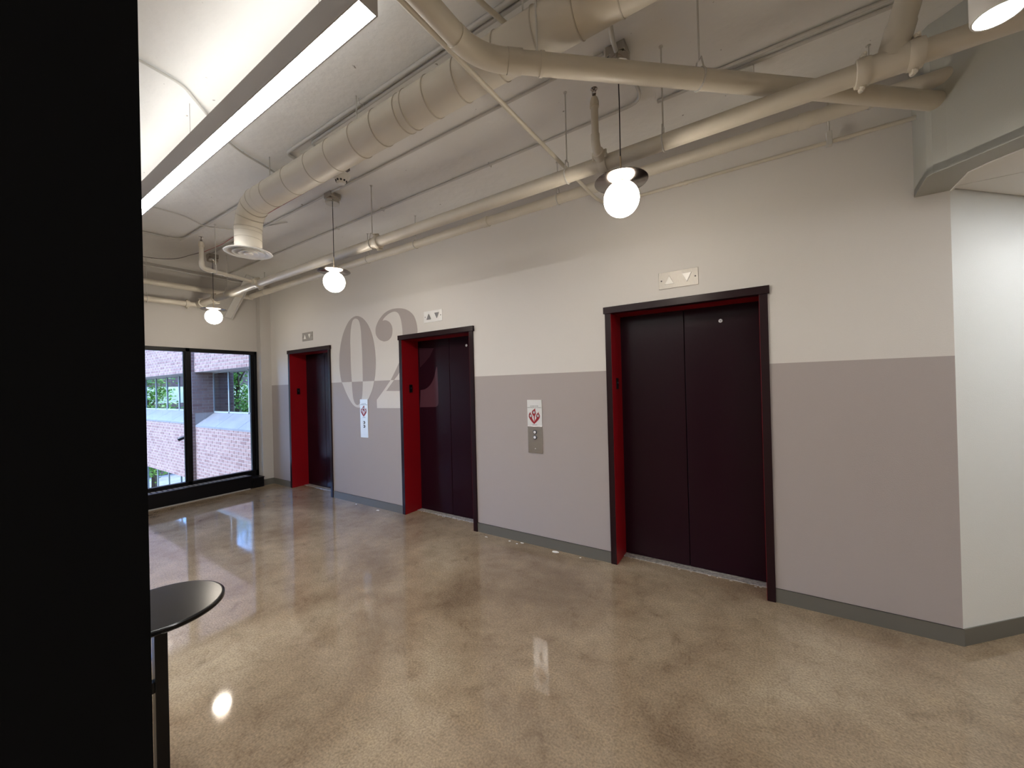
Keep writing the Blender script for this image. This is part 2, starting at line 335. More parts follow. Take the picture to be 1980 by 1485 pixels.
# ------------------------------------------------------------------ elevators
def elevator(n, x0, x1, label):
    e = empty('door_%d' % n, ((x0+x1)/2, 0, 0), label, kind='structure'); xm = (x0+x1)/2; f = .052; yd = .26
    # outer frame legs and header
    fr = MB().box(x0, x0+f, -.018, .05, 0, 2.215).build('frame_leg', M['dark'], e, bevel=.002)
    MB().box(x1-f, x1, -.018, .05, 0, 2.215).build('frame_leg', M['dark'], e, bevel=.002)
    MB().box(x0-.012, x1+.012, -.026, .05, 2.215, 2.273).build('frame_header', M['dark'], e, bevel=.002)
    j = MB().box(x0+f-.015, x0+f, .05, yd+.02, 0, 2.215).build('red_jamb', M['red'], e)
    j['label'] = 'red side lining of the recess'
    MB().box(x1-f, x1-f+.015, .05, yd+.02, 0, 2.215).build('red_jamb', M['red'], e)
    MB().box(x0+f-.015, x1-f+.015, -.012, yd+.02, 2.2155, 2.235).build('red_head_lining', M['red'], e)
    MB().box(x0+f-.001, x0+f+.0015, -.016, .05, 0, 2.215).build('red_edge', M['red'], e)
    MB().box(x1-f-.0015, x1-f+.001, -.016, .05, 0, 2.215).build('red_edge', M['red'], e)
    # doors
    p1 = MB().box(x0+f-.02, xm-.0025, yd, yd+.03, .008, 2.25).build('door_panel', M['door'], e, bevel=.003)
    p2 = MB().box(xm+.0025, x1-f+.02, yd, yd+.03, .008, 2.25).build('door_panel', M['door'], e, bevel=.003)
    MB().box(x0, x1, yd+.032, yd+.06, 0, 2.3).build('shaft_back', M['void'], e)
    # threshold with two grooves
    b = MB()
    for a, c, h in ((yd-.075, yd-.052, .006), (yd-.052, yd-.046, .002), (yd-.046, yd-.026, .006), (yd-.026, yd-.02, .002), (yd-.02, yd+.01, .006)):
        b.box(x0+f, x1-f, a, c, 0, h)
    b.build('threshold', M['sillmetal'], e)
    b = MB(); rnd = random.Random(n*5)
    for k in range(16):
        x = rnd.uniform(x0+.1, x1-.1); y = yd-.085+rnd.uniform(-.02, .015); s_ = rnd.uniform(.004, .02)
        b.prism([(x, y), (x+s_, y+.002), (x+s_*1.2, y+.006), (x+.003, y+.008)], .0005, .0035)
    d = b.build('plaster_crumbs', M['dust'], e); d['kind'] = 'stuff'
    # device on the red jamb
    dv = MB().box(x0+f, x0+f+.008, .092, .142, 1.545, 1.645).build('switch_plate', M['black'], e, bevel=.002)
    MB().lathe([(.009, 0), (.009, .004), (.004, .006)], (x0+f+.008, .117, 1.60), (1, 0, 0), 16).build('switch_button', M['ring'], dv)
    return e, p1, p2, xm
E = []
LAB = ['recessed elevator entrance with red lining beside the window', 'recessed elevator entrance with red lining, numeral continuing onto its doors', 'wide recessed elevator entrance with red lining beside the hallway']
for n, (d, l) in enumerate(zip(DOORS, LAB)): E.append(elevator(n+1, *d, l))
for k, x, z in ((1, -2.99, 2.10), (2, -.281, 2.09)):
    kp = MB().lathe([(.0, -.001), (.013, -.001), (.015, .003), (.011, .006), (.006, .006), (.005, .003)], (x, .26, z), (0, -1, 0), 20).build('keyhole_escutcheon', M['btn'], E[k][2], smooth=True)
    MB().box(x-.0015, x+.0015, .2525, .256, z-.005, z+.005).build('key_slot', M['pblack'], kp)

# ------------------------------------------------------------------ painted numeral on the wall
FX = lambda cx: 540+cx/4.95
FY = lambda cy: 560+cy/4.95
def back(px, py, Y=0):
    d = fw+rt2*((px-990)/743)-up2*((py-742.5)/743); t = (Y+3.3343)/d.y
    return (d.x*t, 1.6+d.z*t)
def W7(P, Y=0): return [back(FX(a), FY(b), Y) for a, b in P]
num = empty('painted_number', (-4.3, 0, 1.75), 'large painted number 02 in serif numerals, grey over white', 'wall graphic')
PL = 1.711
def paint(polys, name, par, clipx=None):
    u, l = MB(), MB()
    for poly in polys:
        for t in tessellate_polygon([[Vector((p[0], p[1], 0)) for p in poly]]):
            tri = [poly[i] for i in t]
            for m, s in ((u, 1), (l, -1)):
                q = clip(tri, 0, s, PL*s)
                if clipx is not None: q = clip(q, -1, 0, -clipx)
                if len(q) >= 3:
                    n = len(q); m.add([(p[0], -.0015, p[1]) for p in q]+[(p[0], -.0003, p[1]) for p in q], [tuple(range(n))]+[(i, (i+1) % n, (i+1) % n+n, i+n) for i in range(n)])
    g = empty(name, (-4.3, 0, 1.75)); g.parent = par; g.location = (0, 0, 0); WLOC[g.name] = Vector((-4.3, 0, 1.75))
    if u.v: u.build('grey_paint', M['lower'], g)['label'] = 'mauve grey upper half'
    if l.v: l.build('white_paint', M['upper'], g)['label'] = 'off-white lower half'
out0 = catmull(W7([(735,253),(795,272),(848,335),(888,430),(913,550),(924,680),(919,800),(908,880),(890,960),(868,1015),(840,1070),(810,1108),(765,1130),(718,1112),(678,1060),(640,985),(612,915),(594,870),(580,780),(575,680),(582,570),(602,460),(632,370),(675,292)]), 5)
in0 = catmull(W7([(733,277),(757,290),(772,330),(782,400),(788,500),(794,610),(798,750),(800,875),(798,970),(792,1035),(775,1085),(750,1105),(728,1092),(712,1055),(703,1000),(697,930),(694,875),(686,750),(682,600),(679,500),(681,420),(688,350),(700,300),(714,283)]), 5)
n0 = len(out0); paint([[out0[i], out0[(i+1) % n0], in0[(i+1) % n0], in0[i]] for i in range(n0)], 'numeral_zero', num)
top2 = catmull(W7([(1003,497),(960,480),(930,440),(922,395),(930,345),(958,285),(1005,228),(1060,194),(1120,180),(1185,182),(1240,203),(1285,246),(1310,305),(1322,370),(1323,430)]), 5, False)
inn2 = catmull(W7([(1181,455),(1179,390),(1171,320),(1158,265),(1138,226),(1110,211),(1078,216),(1040,237),(1005,270),(988,298)]), 5, False)
ball = catmull(W7([(988,298),(1020,293),(1055,312),(1078,350),(1083,395),(1075,445),(1045,484),(1003,497)]), 5, False)
diag = W7([(1152,688),(1120,760),(1070,861),(1000,965),(934,1055),(937,1134),(1200,1134),(1200,970),(1024,970),(1060,920),(1102,861),(1130,825),(1156,785),(1200,700),(1200,600)])
paint([top2+inn2[1:-1]+ball[:-1]], 'numeral_two', num) if False else None
two = empty('numeral_two', (-4.3, 0, 1.75)); two.parent = num; two.location = (0, 0, 0); WLOC[two.name] = Vector((-4.3, 0, 1.75))
def paint2():
    u, l = MB(), MB()
    def put(poly, clipx):
        for t in tessellate_polygon([[Vector((p[0], p[1], 0)) for p in poly]]):
            tri = [poly[i] for i in t]
            for m, s in ((u, 1), (l, -1)):
                q = clip(tri, 0, s, PL*s)
                if clipx is not None: q = clip(q, -1, 0, -clipx)
                if len(q) >= 3:
                    n = len(q); m.add([(p[0], -.0015, p[1]) for p in q]+[(p[0], -.0003, p[1]) for p in q], [tuple(range(n))]+[(i, (i+1) % n, (i+1) % n+n, i+n) for i in range(n)])
    put(top2+inn2[:-1]+ball[:-1], None); u.build('grey_hook', M['lower'], two)['label'] = 'mauve grey hook of the numeral'
    u.v, u.f = [], []; put(diag, -3.87)
    u.build('grey_stroke', M['lower'], two)['label'] = 'mauve grey slanting stroke'; l.build('white_paint', M['upper'], two)['label'] = 'off-white lower half'
paint2()
# continuation on the doors of the middle elevator
foot = catmull(W7([(1352,962),(1400,950),(1445,912),(1480,845),(1497,770),(1506,733)], .26), 5, False)+W7([(1512,745),(1519,900),(1523,1085),(1518,1108),(1500,1122),(1348,1126)], .26)
stroke = W7([(1338,560),(1478,560),(1440,640),(1400,690),(1345,748)], .26)
for poly, m, nm in ((foot, M['doorpaint'], 'painted_foot'), (stroke, M['doorpaint2'], 'painted_stroke')):
    poly = clip(poly, 1, 0, -3.823)
    o = MB().prism(poly, .2592, .2602, 'y').build(nm, m, E[1][1])
E[1][1]['label'] = 'door panel carrying the faint end of the painted 2'

# ------------------------------------------------------------------ wall plates
def lantern(xc, zc, label, a1, a2, sm):
    t = empty('elevator_lantern', (xc, 0, zc-.068), label, 'indicator', 'arrow lanterns over the elevators')
    MB().box(xc-.149, xc+.149, -.006, 0, zc-.068, zc+.068).build('face_plate', sm, t, bevel=.002)
    s_ = .036
    MB().prism([(xc-.066-s_, zc-s_*.95), (xc-.066+s_, zc-s_*.95), (xc-.066, zc+s_)], -.012, -.006, 'y').build('up_arrow', a1, t, bevel=.002)
    MB().prism([(xc+.066-s_, zc+s_), (xc+.066+s_, zc+s_), (xc+.066, zc-s_*.95)], -.012, -.006, 'y').build('down_arrow', a2, t, bevel=.002)
    for dx in (-.127, .127): MB().lathe([(.006, 0), (.006, .001), (.003, .003)], (xc+dx, -.006, zc), (0, -1, 0), 12).build('screw', M['pblack'], t)
lantern(-6.017, 2.458, 'steel up and down arrow plate above the elevator by the window', M['arrow'], M['arrow'], M['steelh'])
lantern(-3.277, 2.453, 'steel arrow plate with window reflection painted in and grey arrows above the middle elevator', M['arrowgrey'], M['arrowgrey'], M['steelb'])  # plate coloured lighter to imitate the window mirrored in it
lantern(-.553, 2.427, 'large steel arrow plate with white arrows above the elevator by the hallway', M['arrow'], M['arrow'], M['steelh'])
def text(s, x, y, z, size, m, par):
    cu = bpy.data.curves.new('lettering', 'FONT'); cu.body = s; cu.size = size; cu.align_x = 'CENTER'; cu.extrude = .0002; cu.materials.append(m)
    tmp = bpy.data.objects.new('tmp', cu); me = bpy.data.meshes.new_from_object(tmp); bpy.data.objects.remove(tmp)
    o = bpy.data.objects.new('lettering', me); C.objects.link(o); o.rotation_euler = (PI/2, 0, 0); o.parent = par
    o.location = Vector((x, y, z))-parent_loc(par); return o
def call_panel(x0, z0, label, lower='steelb'):
    """x0,z0: top corner"""
    xc = x0+.083; t = empty('call_button_panel', (xc, 0, z0-.53), label, 'call panel', 'call button panels between the elevators')
    MB().box(x0, x0+.166, -.008, 0, z0-.53, z0-.262).build('button_plate', M[lower], t, bevel=.002)
    MB().box(x0, x0+.166, -.008, 0, z0-.2622, z0).build('notice_plate', M['steelb'], t, bevel=.001)
    X = lambda cx, cy: x0+(cx-565-(cy-310)*.028)*.00066
    Z = lambda cy: z0-(cy-310)*.000558
    text('IN CASE OF FIRE', xc-.001, -.0085, z0-.066, .0125, M['pblack'], t)
    text('ELEVATORS ARE OUT OF SERVICE', xc-.001, -.0085, z0-.080, .0105, M['pblack'], t)
    text('USE EXITS', xc-.001, -.0085, z0-.254, .0125, M['pblack'], t)
    fl = [[(708,460),(712,500),(722,545),(716,575),(703,600),(700,685),(690,688),(684,600),(665,580),(650,545),(655,510),(680,485)],
          [(625,524),(632,555),(652,575),(660,605),(655,632),(672,668),(692,700),(694,742),(650,698),(618,655),(598,615),(598,575),(610,548)],
          [(770,518),(768,545),(782,565),(792,595),(785,630),(765,665),(735,700),(694,742),(692,700),(712,668),(733,632),(722,605),(730,570),(752,545)]]
    for k, f in enumerate(fl):
        f = [(X(a, c), Z(c)) for a, c in f]; o = MB().prism(f, -.0090, -.0080, 'y').build('flame_mark', M['pred'], t)
        cx, cy = ((688, 533), (632, 595), (757, 592))[k]
        MB().lathe([(.0145, 0), (.0145, .0004)], (X(cx, cy), -.0090, Z(cy)), (0, -1, 0), 16).build('figure_disc', M['pgrey'], o)
        q = (X(cx, cy), Z(cy)); g = MB()
        g.lathe([(.0035, 0), (.0035, .0003)], (q[0]+.002, -.0094, q[1]+.007), (0, -1, 0), 10); g.prism([(q[0]-.007, q[1]-.009), (q[0]+.001, q[1]-.004), (q[0]+.008, q[1]-.009), (q[0]+.004, q[1]+.004), (q[0]-.006, q[1]+.001)], -.0097, -.0094, 'y')
        g.build('figure', M['btn'], o)
    for cy in (885, 978):
        r = MB().lathe([(.0, .0), (.021, .0), (.021, .004), (.018, .006), (.013, .006)], (xc, -.008, Z(cy)), (0, -1, 0), 28).build('button_ring', M['ring'], t, smooth=True)
        MB().lathe([(.0135, .004), (.0135, .008), (.011, .009)], (xc, -.008, Z(cy)), (0, -1, 0), 28).build('button', M['btn'], r, smooth=True)
    MB().lathe([(.004, 0), (.004, .001)], (xc, -.008, Z(1178)), (0, -1, 0), 12).build('screw', M['btn'], t)
call_panel(-4.712, 1.463, 'steel elevator call panel mounted over the painted zero')  # pale button plate: mirrored brightness put into its colour
call_panel(-1.996, 1.452, 'steel elevator call panel with red flame notice on plain mauve wall', 'steel')

# ------------------------------------------------------------------ window and heater
wn = empty('window_1', (XF, -2, 0), 'black framed floor to ceiling window overlooking the courtyard', kind='structure')
fx0, fx1 = -7.43, -7.345
mull = [-.172, -1.120, -2.06, -3.0, -3.94, -4.88]
b = MB().box(fx0, fx1, -5.0, -.168, 2.243, 2.30).build('window_head', M['black'], wn, bevel=.004)
MB().box(fx0, fx1, -5.0, -.168, .16, .262).build('window_rail', M['black'], wn, bevel=.004)
for k, y in enumerate(mull):
    if k == 0: bb = MB().box(fx0, fx1, -.212, -.168, .16, 2.30).box(fx0, fx1-.03, -.256, -.212, .16, 2.30)
    else: bb = MB().box(fx0, fx1, y-.030, y+.024, .16, 2.30).box(fx0+.02, fx1-.03, y-.050, y+.046, .16, 2.30)
    bb.build('window_mullion', M['black'], wn, bevel=.003)
for k in range(5):
    MB().box(-7.402, -7.400, mull[k+1]+.03, mull[k]-.03, .25, 2.25).build('window_pane', M['glass'], wn)
ht = empty('baseboard_heater', (-7.24, -2.6, 0), 'long black heater cabinet under the window', 'heater')
MB().box(-7.34, -7.145, -5.0, -.36, .0, .205).build('cabinet', M['black'], ht, bevel=.004)
MB().box(-7.34, -7.135, -5.0, -.36, .205, .213).build('cover_lip', M['black'], ht, bevel=.002)
ec = MB().box(-7.34, -7.13, -.36, -.185, 0, .165).build('end_cap', M['black'], ht, bevel=.006)
MB().box(-7.34, -7.125, -.365, -.18, .155, .170).build('end_cap_lid', M['black'], ec, bevel=.003)
b = MB(); y = -4.95
while y < -.42: b.box(-7.30, -7.19, y, y+.035, .213, .2165); y += .06
g = b.build('grille_bars', M['alu'], ht); g['kind'] = 'stuff'
MB().box(-7.14, -7.115, -5.0, -.4, 0, .012).build('floor_trim', M['alu'], ht)

# ------------------------------------------------------------------ pendants
def globe_pendant(x, y, label):
    t = empty('globe_pendant', (x, y, 2.55), label, 'pendant lamp', 'globe pendants along the elevators')
    bx_ = MB().box(x-.055, x+.055, y-.055, y+.055, 3.445, ZC).build('junction_box', M['nickel'], t, bevel=.004)
    MB().lathe([(.0, 0), (.062, 0), (.064, .004), (.064, .04), (.0, .042)], (x, y, 3.403), (0, 0, 1), 32).build('canopy', M['nickel'], t, smooth=True)
    MB().tube([(x, y, 3.41), (x+.002, y, 3.2), (x, y, 2.885)], .0032, 8).build('cord', M['cord'], t)
    MB().tube([(x, y, 2.89), (x, y, 2.755)], .0052, 12).build('stem', M['brass'], t, smooth=True)
    MB().lathe([(.0, .012), (.02, .012), (.03, .006), (.146, .004), (.148, .0015), (.146, 0), (.0, 0)], (x, y, 2.744), (0, 0, 1), 64).build('disc_shade', M['bronze'], t, smooth=True)
    MB().lathe([(.03, 0), (.03, .012)], (x, y, 2.735), (0, 0, 1), 32).build('collar', M['brass'], t, smooth=True)
    pr = [(.098*math.sin(a), -.098*math.cos(a)) for a in [PI*i/24 for i in range(25)]]
    MB().lathe(pr, (x, y, 2.646), (0, 0, 1), 40).build('globe', M['globe'], t, smooth=True)
    return t
globe_pendant(-.65, -1.15, 'globe pendant with bronze disc in front of the wide elevator doors')
globe_pendant(-3.45, -1.15, 'globe pendant with bronze disc beside the round duct diffuser')
globe_pendant(-6.28, -1.15, 'globe pendant with bronze disc hanging close to the window wall')
# can light
t = empty('can_light', (.735, -1.22, 2.88), 'white cylinder ceiling light beside the thick pipe over the hallway', 'ceiling lamp')
MB().lathe([(.055, .03), (.060, .0), (.066, .0), (.068, .01), (.068, .30), (.06, .31), (.0, .31)], (.735, -1.22, 2.88), (0, 0, 1), 40).build('cylinder_body', M['plastic'], t, smooth=True)
MB().lathe([(.0, .0), (.058, .0), (.058, .005), (0, .005)], (.735, -1.22, 2.888), (0, 0, 1), 40).build('lens', M['canlens'], t)
MB().tube([(.735, -1.22, 3.18), (.735, -1.22, ZC)], .008, 10).build('stem', M['plastic'], t)
MB().lathe([(.06, 0), (.06, .02)], (.735, -1.22, ZC-.02), (0, 0, 1), 24).build('canopy', M['plastic'], t)
# hallway recessed lights
for k, (x, y) in enumerate(((2.05, -.25), (2.9, .9))):
    t = empty('recessed_light', (x, y, 2.68), ('round recessed light in the hallway tiles close to the soffit', 'round recessed light deeper in the hallway ceiling')[k], 'ceiling lamp', 'recessed hallway lights')
    MB().lathe([(.07, .012), (.078, .006), (.11, .004), (.11, .0), (.078, .0), (.07, .006)], (x, y, 2.694), (0, 0, 1), 32).build('trim_ring', M['plastic'], t)
    MB().lathe([(0, 0), (.08, 0), (.08, .004), (0, .004)], (x, y, 2.691), (0, 0, 1), 32).build('lens', M['halllens'], t)
# linear light
t = empty('linear_light', (-3.1, -2.36, 3.1), 'long suspended linear light with glowing underside', 'ceiling lamp')
MB().box(-4.95, -1.265, -2.408, -2.402, 3.1, 3.232).box(-4.95, -1.265, -2.324, -2.318, 3.1, 3.232).box(-4.95, -1.265, -2.402, -2.324, 3.16, 3.17).build('housing', M['alu'], t)
MB().box(-4.951, -4.945, -2.408, -2.318, 3.1, 3.232).build('end_cap', M['alu'], t); MB().box(-1.27, -1.264, -2.408, -2.318, 3.1, 3.232).build('end_cap', M['alu'], t)
MB().box(-4.945, -1.27, -2.402, -2.324, 3.102, 3.106).build('lower_lens', M['lens'], t)
MB().box(-4.945, -1.27, -2.402, -2.324, 3.224, 3.228).build('upper_lens', M['uplens'], t)
for x in (-1.6, -3.1, -4.6): MB().tube([(x, -2.363, 3.17), (x, -2.363, ZC)], .0015, 6).build('suspension_cable', M['alu'], t)

lounge = t
for k, yy in enumerate((-4.5, -6.4)):  # unseen fixtures added behind the camera to lift the ambient light
    for q, xx in enumerate((-2.4, 2.6)):
        c = copy_tree(lounge, Vector((xx, yy, 3.1))); c['group'] = 'added linear lights over the lounge'
        c['label'] = ['added linear light over the lounge, window end of the first row', 'added linear light over the lounge, hallway end of the first row', 'added linear light over the lounge, window end of the last row', 'added linear light over the lounge, hallway end of the last row'][2*k+q]
# ------------------------------------------------------------------ duct
DX, DY, DZ, DR = -3.90, -1.70, 3.285, .107
t = empty('round_duct', (-1.5, DY, DZ), 'painted round spiral duct turning down to a ceiling diffuser', 'duct')
MB().tube([(-3.60, DY, DZ), (2.6, DY, DZ)], DR, 48).build('duct_run', M['duct'], t, smooth=True)
pts = [(-3.60, DY, DZ), (-3.70, DY, DZ), (-3.79, DY, DZ-.03), (-3.865, DY, DZ-.10), (-3.90, DY, DZ-.2), (-3.90, DY, DZ-.24)]
MB().tube(pts, DR+.0012, 48).build('elbow', M['duct'], t, smooth=True)
MB().tube([(DX, DY, DZ-.22), (DX, DY, 2.90)], DR, 48).build('drop', M['duct'], t, smooth=True)
def seam(p, ax, r=DR, w=.004, h=.0035, m='ductseam', nm='seam_band', par=t):
    MB().lathe([(r-.002, -w), (r+h, -w*.6), (r+h, w*.6), (r-.002, w)], p, ax, 48).build(nm, M[m], par, smooth=True)
x = -3.45; k = 0
for x in (-3.45, -3.1, -2.78, -2.52, -2.24, -2.02, -1.80, -1.74, -1.56, -1.34, -1.08, -.86, -.66, -.47, -.28, -.08, .12, .34, .56, .8):
    seam((x, DY, DZ), (1, .05, 0), h=.003 if x < -2.3 else .0045)
seam((-3.69, DY, DZ-.0), (1, 0, .15)); seam((-3.775, DY, DZ-.03), (1, 0, .45)); seam((-3.86, DY, DZ-.105), (.6, 0, 1)); seam((-3.895, DY, DZ-.19), (.12, 0, 1)); seam((DX, DY, 3.06), (.1, 0, 1), h=.002); seam((DX, DY, 2.99), (0, .05, 1), h=.0015)
for x in (-3.3, -2.16, -.9): 
    hgr = MB().tube([(x, DY-.085, DZ+.06), (x, DY-.085, ZC)], .004, 8).build('hanger_strap', M['cond'], t)
df = MB().lathe([(.105, .045), (.105, .03), (.125, .02), (.183, .006), (.190, .0), (.186, -.004), (.165, -.004), (.14, .012), (.128, .02)], (DX, DY, 2.872), (0, 0, 1), 64).build('diffuser', M['plastic'], t, smooth=True)
MB().lathe([(.098, .022), (.124, -.002), (.127, -.006), (.118, -.006), (.085, .012)], (DX, DY, 2.872), (0, 0, 1), 64).build('diffuser_cone', M['plastic'], df, smooth=True)
MB().lathe([(.06, .012), (.078, -.008), (.080, -.012), (.070, -.012), (.045, .0)], (DX, DY, 2.872), (0, 0, 1), 64).build('diffuser_cone', M['plastic'], df, smooth=True)
MB().lathe([(.0, .0), (.034, -.002), (.036, -.012), (.03, -.016), (0, -.016)], (DX, DY, 2.872), (0, 0, 1), 40).build('diffuser_core', M['plastic'], df, smooth=True)
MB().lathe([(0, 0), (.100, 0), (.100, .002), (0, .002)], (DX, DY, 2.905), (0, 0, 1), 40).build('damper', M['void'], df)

# ------------------------------------------------------------------ pipes
def coupling(p, ax, r, par, ear=(0, 0, 1)):
    p, ax, ear = Vector(p), Vector(ax).normalized(), Vector(ear).normalized()
    c = MB().lathe([(r, -.026), (r+.013, -.024), (r+.016, -.010), (r+.016, .010), (r+.013, .024), (r, .026)], p, ax, 28)
    side = ax.cross(ear).normalized()
    for s in (-1, 1):
        o = p+ear*s*(r+.022)
        c.tube([o-side*.022-ear*s*.012, o-side*.018, o+side*.018, o+side*.022-ear*s*.012], .011, 8)
    o = c.build('grooved_coupling', M['pipe'], par, smooth=True)
    for s in (-1, 1):
        q = p+ear*s*(r+.024); MB().tube([q-side*.034, q+side*.034], .0055, 8).build('bolt', M['pipe'], o)
def hanger(x, y, z, r, par, ztop=ZC, ax=(1, 0, 0)):
    p = Vector((x, y, z)); A = Vector(ax).normalized()
    N = Vector((0, 0, 1)).cross(A).normalized()
    h = MB().tube([(x, y, z+r+.045), (x, y, ztop)], .0045, 8).build('hanger_rod', M['cond'], par)
    ring = [p+(N*math.cos(a)+Vector((0, 0, 1))*math.sin(a))*(r+.003) for a in [PI*2*i/20 for i in range(20)]]
    b = MB()
    for i in range(20):
        q0, q1 = ring[i], ring[(i+1) % 20]
        b.tube([q0, q1], .0045, 5)
    b.tube([p+N*(r*.75)+Vector((0, 0, r*.7)), p+N*.018+Vector((0, 0, r+.05)), p-N*.018+Vector((0, 0, r+.05)), p-N*(r*.75)+Vector((0, 0, r*.7))], .0042, 6)
    b.build('clevis', M['cond'], h)
    MB().lathe([(.012, 0), (.012, .004)], (x, y, ztop-.004), (0, 0, 1), 12).build('anchor', M['cond'], h)

MY, MZ, MR = -1.03, 2.955, .044
t = empty('sprinkler_main_pipe', (-3, MY, MZ), 'thick cream sprinkler main pipe hung in front of the elevator wall', 'pipe')
MB().tube([(-7.14, MY, MZ), (2.2, MY, MZ)], MR, 32).build('pipe_run', M['pipe'], t, smooth=True)
MB().lathe([(MR+.006, -.06), (MR+.008, 0), (MR+.006, .06)], (-7.12, MY, MZ), (1, 0, 0), 28).build('elbow_fitting', M['pipe'], t, smooth=True)
for x in (-7.02, -6.55, -5.24, -3.0+.06, -.79, .404, .570): coupling((x, MY, MZ), (1, 0, 0), MR, t, ear=(0, -.35, 1))
for x in (-6.15, -3.02, -1.035, -.44): hanger(x, MY, MZ, MR, t)
# tee and riser
MB().lathe([(MR+.004, -.075), (MR+.010, -.07), (MR+.010, .07), (MR+.004, .075)], (.487, MY, MZ), (1, 0, 0), 28).build('tee_fitting', M['pipe'], t, smooth=True)
r0, r1 = Vector((.492, MY, MZ)), Vector((.637, -1.0, ZC)); dr = (r1-r0).normalized()
MB().tube([r0, r0+dr*.075], [.056, .050], 28).build('tee_branch', M['pipe'], t, smooth=True)
MB().tube([r0+dr*.06, r0+dr*.16], .0515, 28).build('riser', M['pipe'], t, smooth=True)
MB().tube([r0+dr*.16, r1], .0475, 28).build('riser_upper', M['pipe'], t, smooth=True)
# sprinkler risers
def sprinkler(pa, pb, ztop, r, label, hang=None):
    t = empty('sprinkler_branch', pa, label, 'sprinkler', 'upright sprinklers on the main pipe')
    pa, pb = Vector(pa), Vector(pb); pc = Vector((pb.x, pb.y, ztop))
    MB().tube([pa]+arc(pa, pb, pc, .05, 8)+[pc], r, 20).build('branch_pipe', M['pipe'], t, smooth=True)
    d = (pb-pa).normalized()
    MB().tube([pb-d*.085, pb-d*.05]+arc(pb-d*.05, pb, pb+Vector((0, 0, .05)), .045, 8)+[pb+Vector((0, 0, .075))], r*1.22, 20).build('elbow', M['pipe'], t, smooth=True)
    MB().lathe([(r*1.25, 0), (r*1.25, .03), (r*.9, .055), (.010, .06)], (pc.x, pc.y, ztop-.015), (0, 0, 1), 20).build('reducer', M['pipe'], t, smooth=True)
    cp = pa+d*.075
    o = MB().lathe([(r, -.03), (r+.012, -.026), (r+.016, 0), (r+.012, .026), (r, .03)], cp, d, 24).build('outlet_coupling', M['pipe'], t, smooth=True)
    for s_ in (-1, 1):
        q = cp+Vector((s_*.038, 0, -.004)); MB().tube([q-Vector((0, .0, .024)), q+Vector((0, 0, .024))], .008, 8).build('bolt', M['pipe'], o)
    h = MB().lathe([(.010, 0), (.010, .02), (.004, .022)], (pc.x, pc.y, ztop+.043), (0, 0, 1), 14)
    h.tube([(pc.x-.010, pc.y, ztop+.06), (pc.x-.011, pc.y, ztop+.078), (pc.x, pc.y, ztop+.09)], .0022, 6); h.tube([(pc.x+.010, pc.y, ztop+.06), (pc.x+.011, pc.y, ztop+.078), (pc.x, pc.y, ztop+.09)], .0022, 6)
    h.lathe([(0, 0), (.019, .0), (.021, .003), (0, .0035)], (pc.x, pc.y, ztop+.09), (0, 0, 1), 20)
    h.build('sprinkler_head', M['bronze'], t, smooth=True)
    if hang: hanger(hang[0], hang[1], hang[2], r, t, ax=(0, 1, 0))
sprinkler((-.79, MY, MZ), (-.79, -1.165, MZ+.03), 3.235, .021, 'short sprinkler riser with elbow above the wide elevator, next to the globe')
sprinkler((-5.24, MY, MZ), (-5.10, -1.66, MZ+.015), 3.215, .021, 'long sprinkler arm turning up beside the round diffuser', hang=(-5.13, -1.52, MZ+.013))

SY, SZ, SR = -.35, 3.185, .042
t = empty('drain_line_pipe', (-3, SY, SZ), 'second cream pipe running between the main pipe and the elevator wall', 'pipe')
MB().tube([(-7.05, SY, SZ), (1.3, SY, SZ)], SR, 32).build('pipe_run', M['pipe'], t, smooth=True)
for x in (-4.6, -2.2, .25): MB().lathe([(SR, -.03), (SR+.005, -.03), (SR+.005, .03), (SR, .03)], (x, SY, SZ), (1, 0, 0), 28).build('sleeve', M['pipe'], t, smooth=True)
for x in (-6.6, -4.0, -3.17, -1.43, 0.55): hanger(x, SY, SZ, SR, t)
t = empty('window_wall_pipe', (-7.16, -3, MZ), 'lower of two cream pipes along the window wall, jointed to the main pipe', 'pipe')
MB().tube([(-7.16, MY-.03, MZ-.01), (-7.16, -5.2, MZ-.05)], MR-.004, 28).build('pipe_run', M['pipe'], t, smooth=True)
coupling((-7.16, MY-.14, MZ-.012), (0, 1, 0), MR-.004, t); hanger(-7.16, -1.62, MZ-.02, MR-.004, t, ax=(0, 1, 0))
t = empty('window_wall_pipe', (-7.14, -3, SZ), 'upper of two cream pipes along the window wall', 'pipe')
MB().tube([(-7.14, -.30, SZ), (-7.14, -5.2, SZ-.02)], SR-.002, 28).build('pipe_run', M['pipe'], t, smooth=True)
# drain crossing at 45 degrees
t = empty('crossing_drain_pipe', (-.2, -1.2, 3.08), 'cream drain pipe crossing diagonally over the main pipe to the soffit', 'pipe')
dz = 3.075; e0 = Vector((-1.062, -3.9, dz)); e1 = Vector((-1.045, -1.962, dz)); e2 = Vector((.86, -.295, dz))
de = (e2-e1).normalized()
MB().tube([e0, e1-Vector((0, .12, 0))], .0455, 32).build('cross_run', M['pipe'], t, smooth=True)
MB().tube(arc(e0, e1, e2, .14, 10), .049, 32).build('bend', M['pipe'], t, smooth=True)
MB().tube([e1+de*.12, e2], .0455, 32).build('diagonal_run', M['pipe'], t, smooth=True)
def band(d, w=.004, r=.0455, h=.005): 
    MB().lathe([(r, -w), (r+h, -w), (r+h, w), (r, w)], e1+de*d, de, 32).build('band_clamp', M['pipe'], t, smooth=True)
MB().lathe([(.0455, -.032), (.051, -.032), (.051, .032), (.0455, .032)], e1+de*.175, de, 32).build('sleeve', M['pipe'], t, smooth=True)
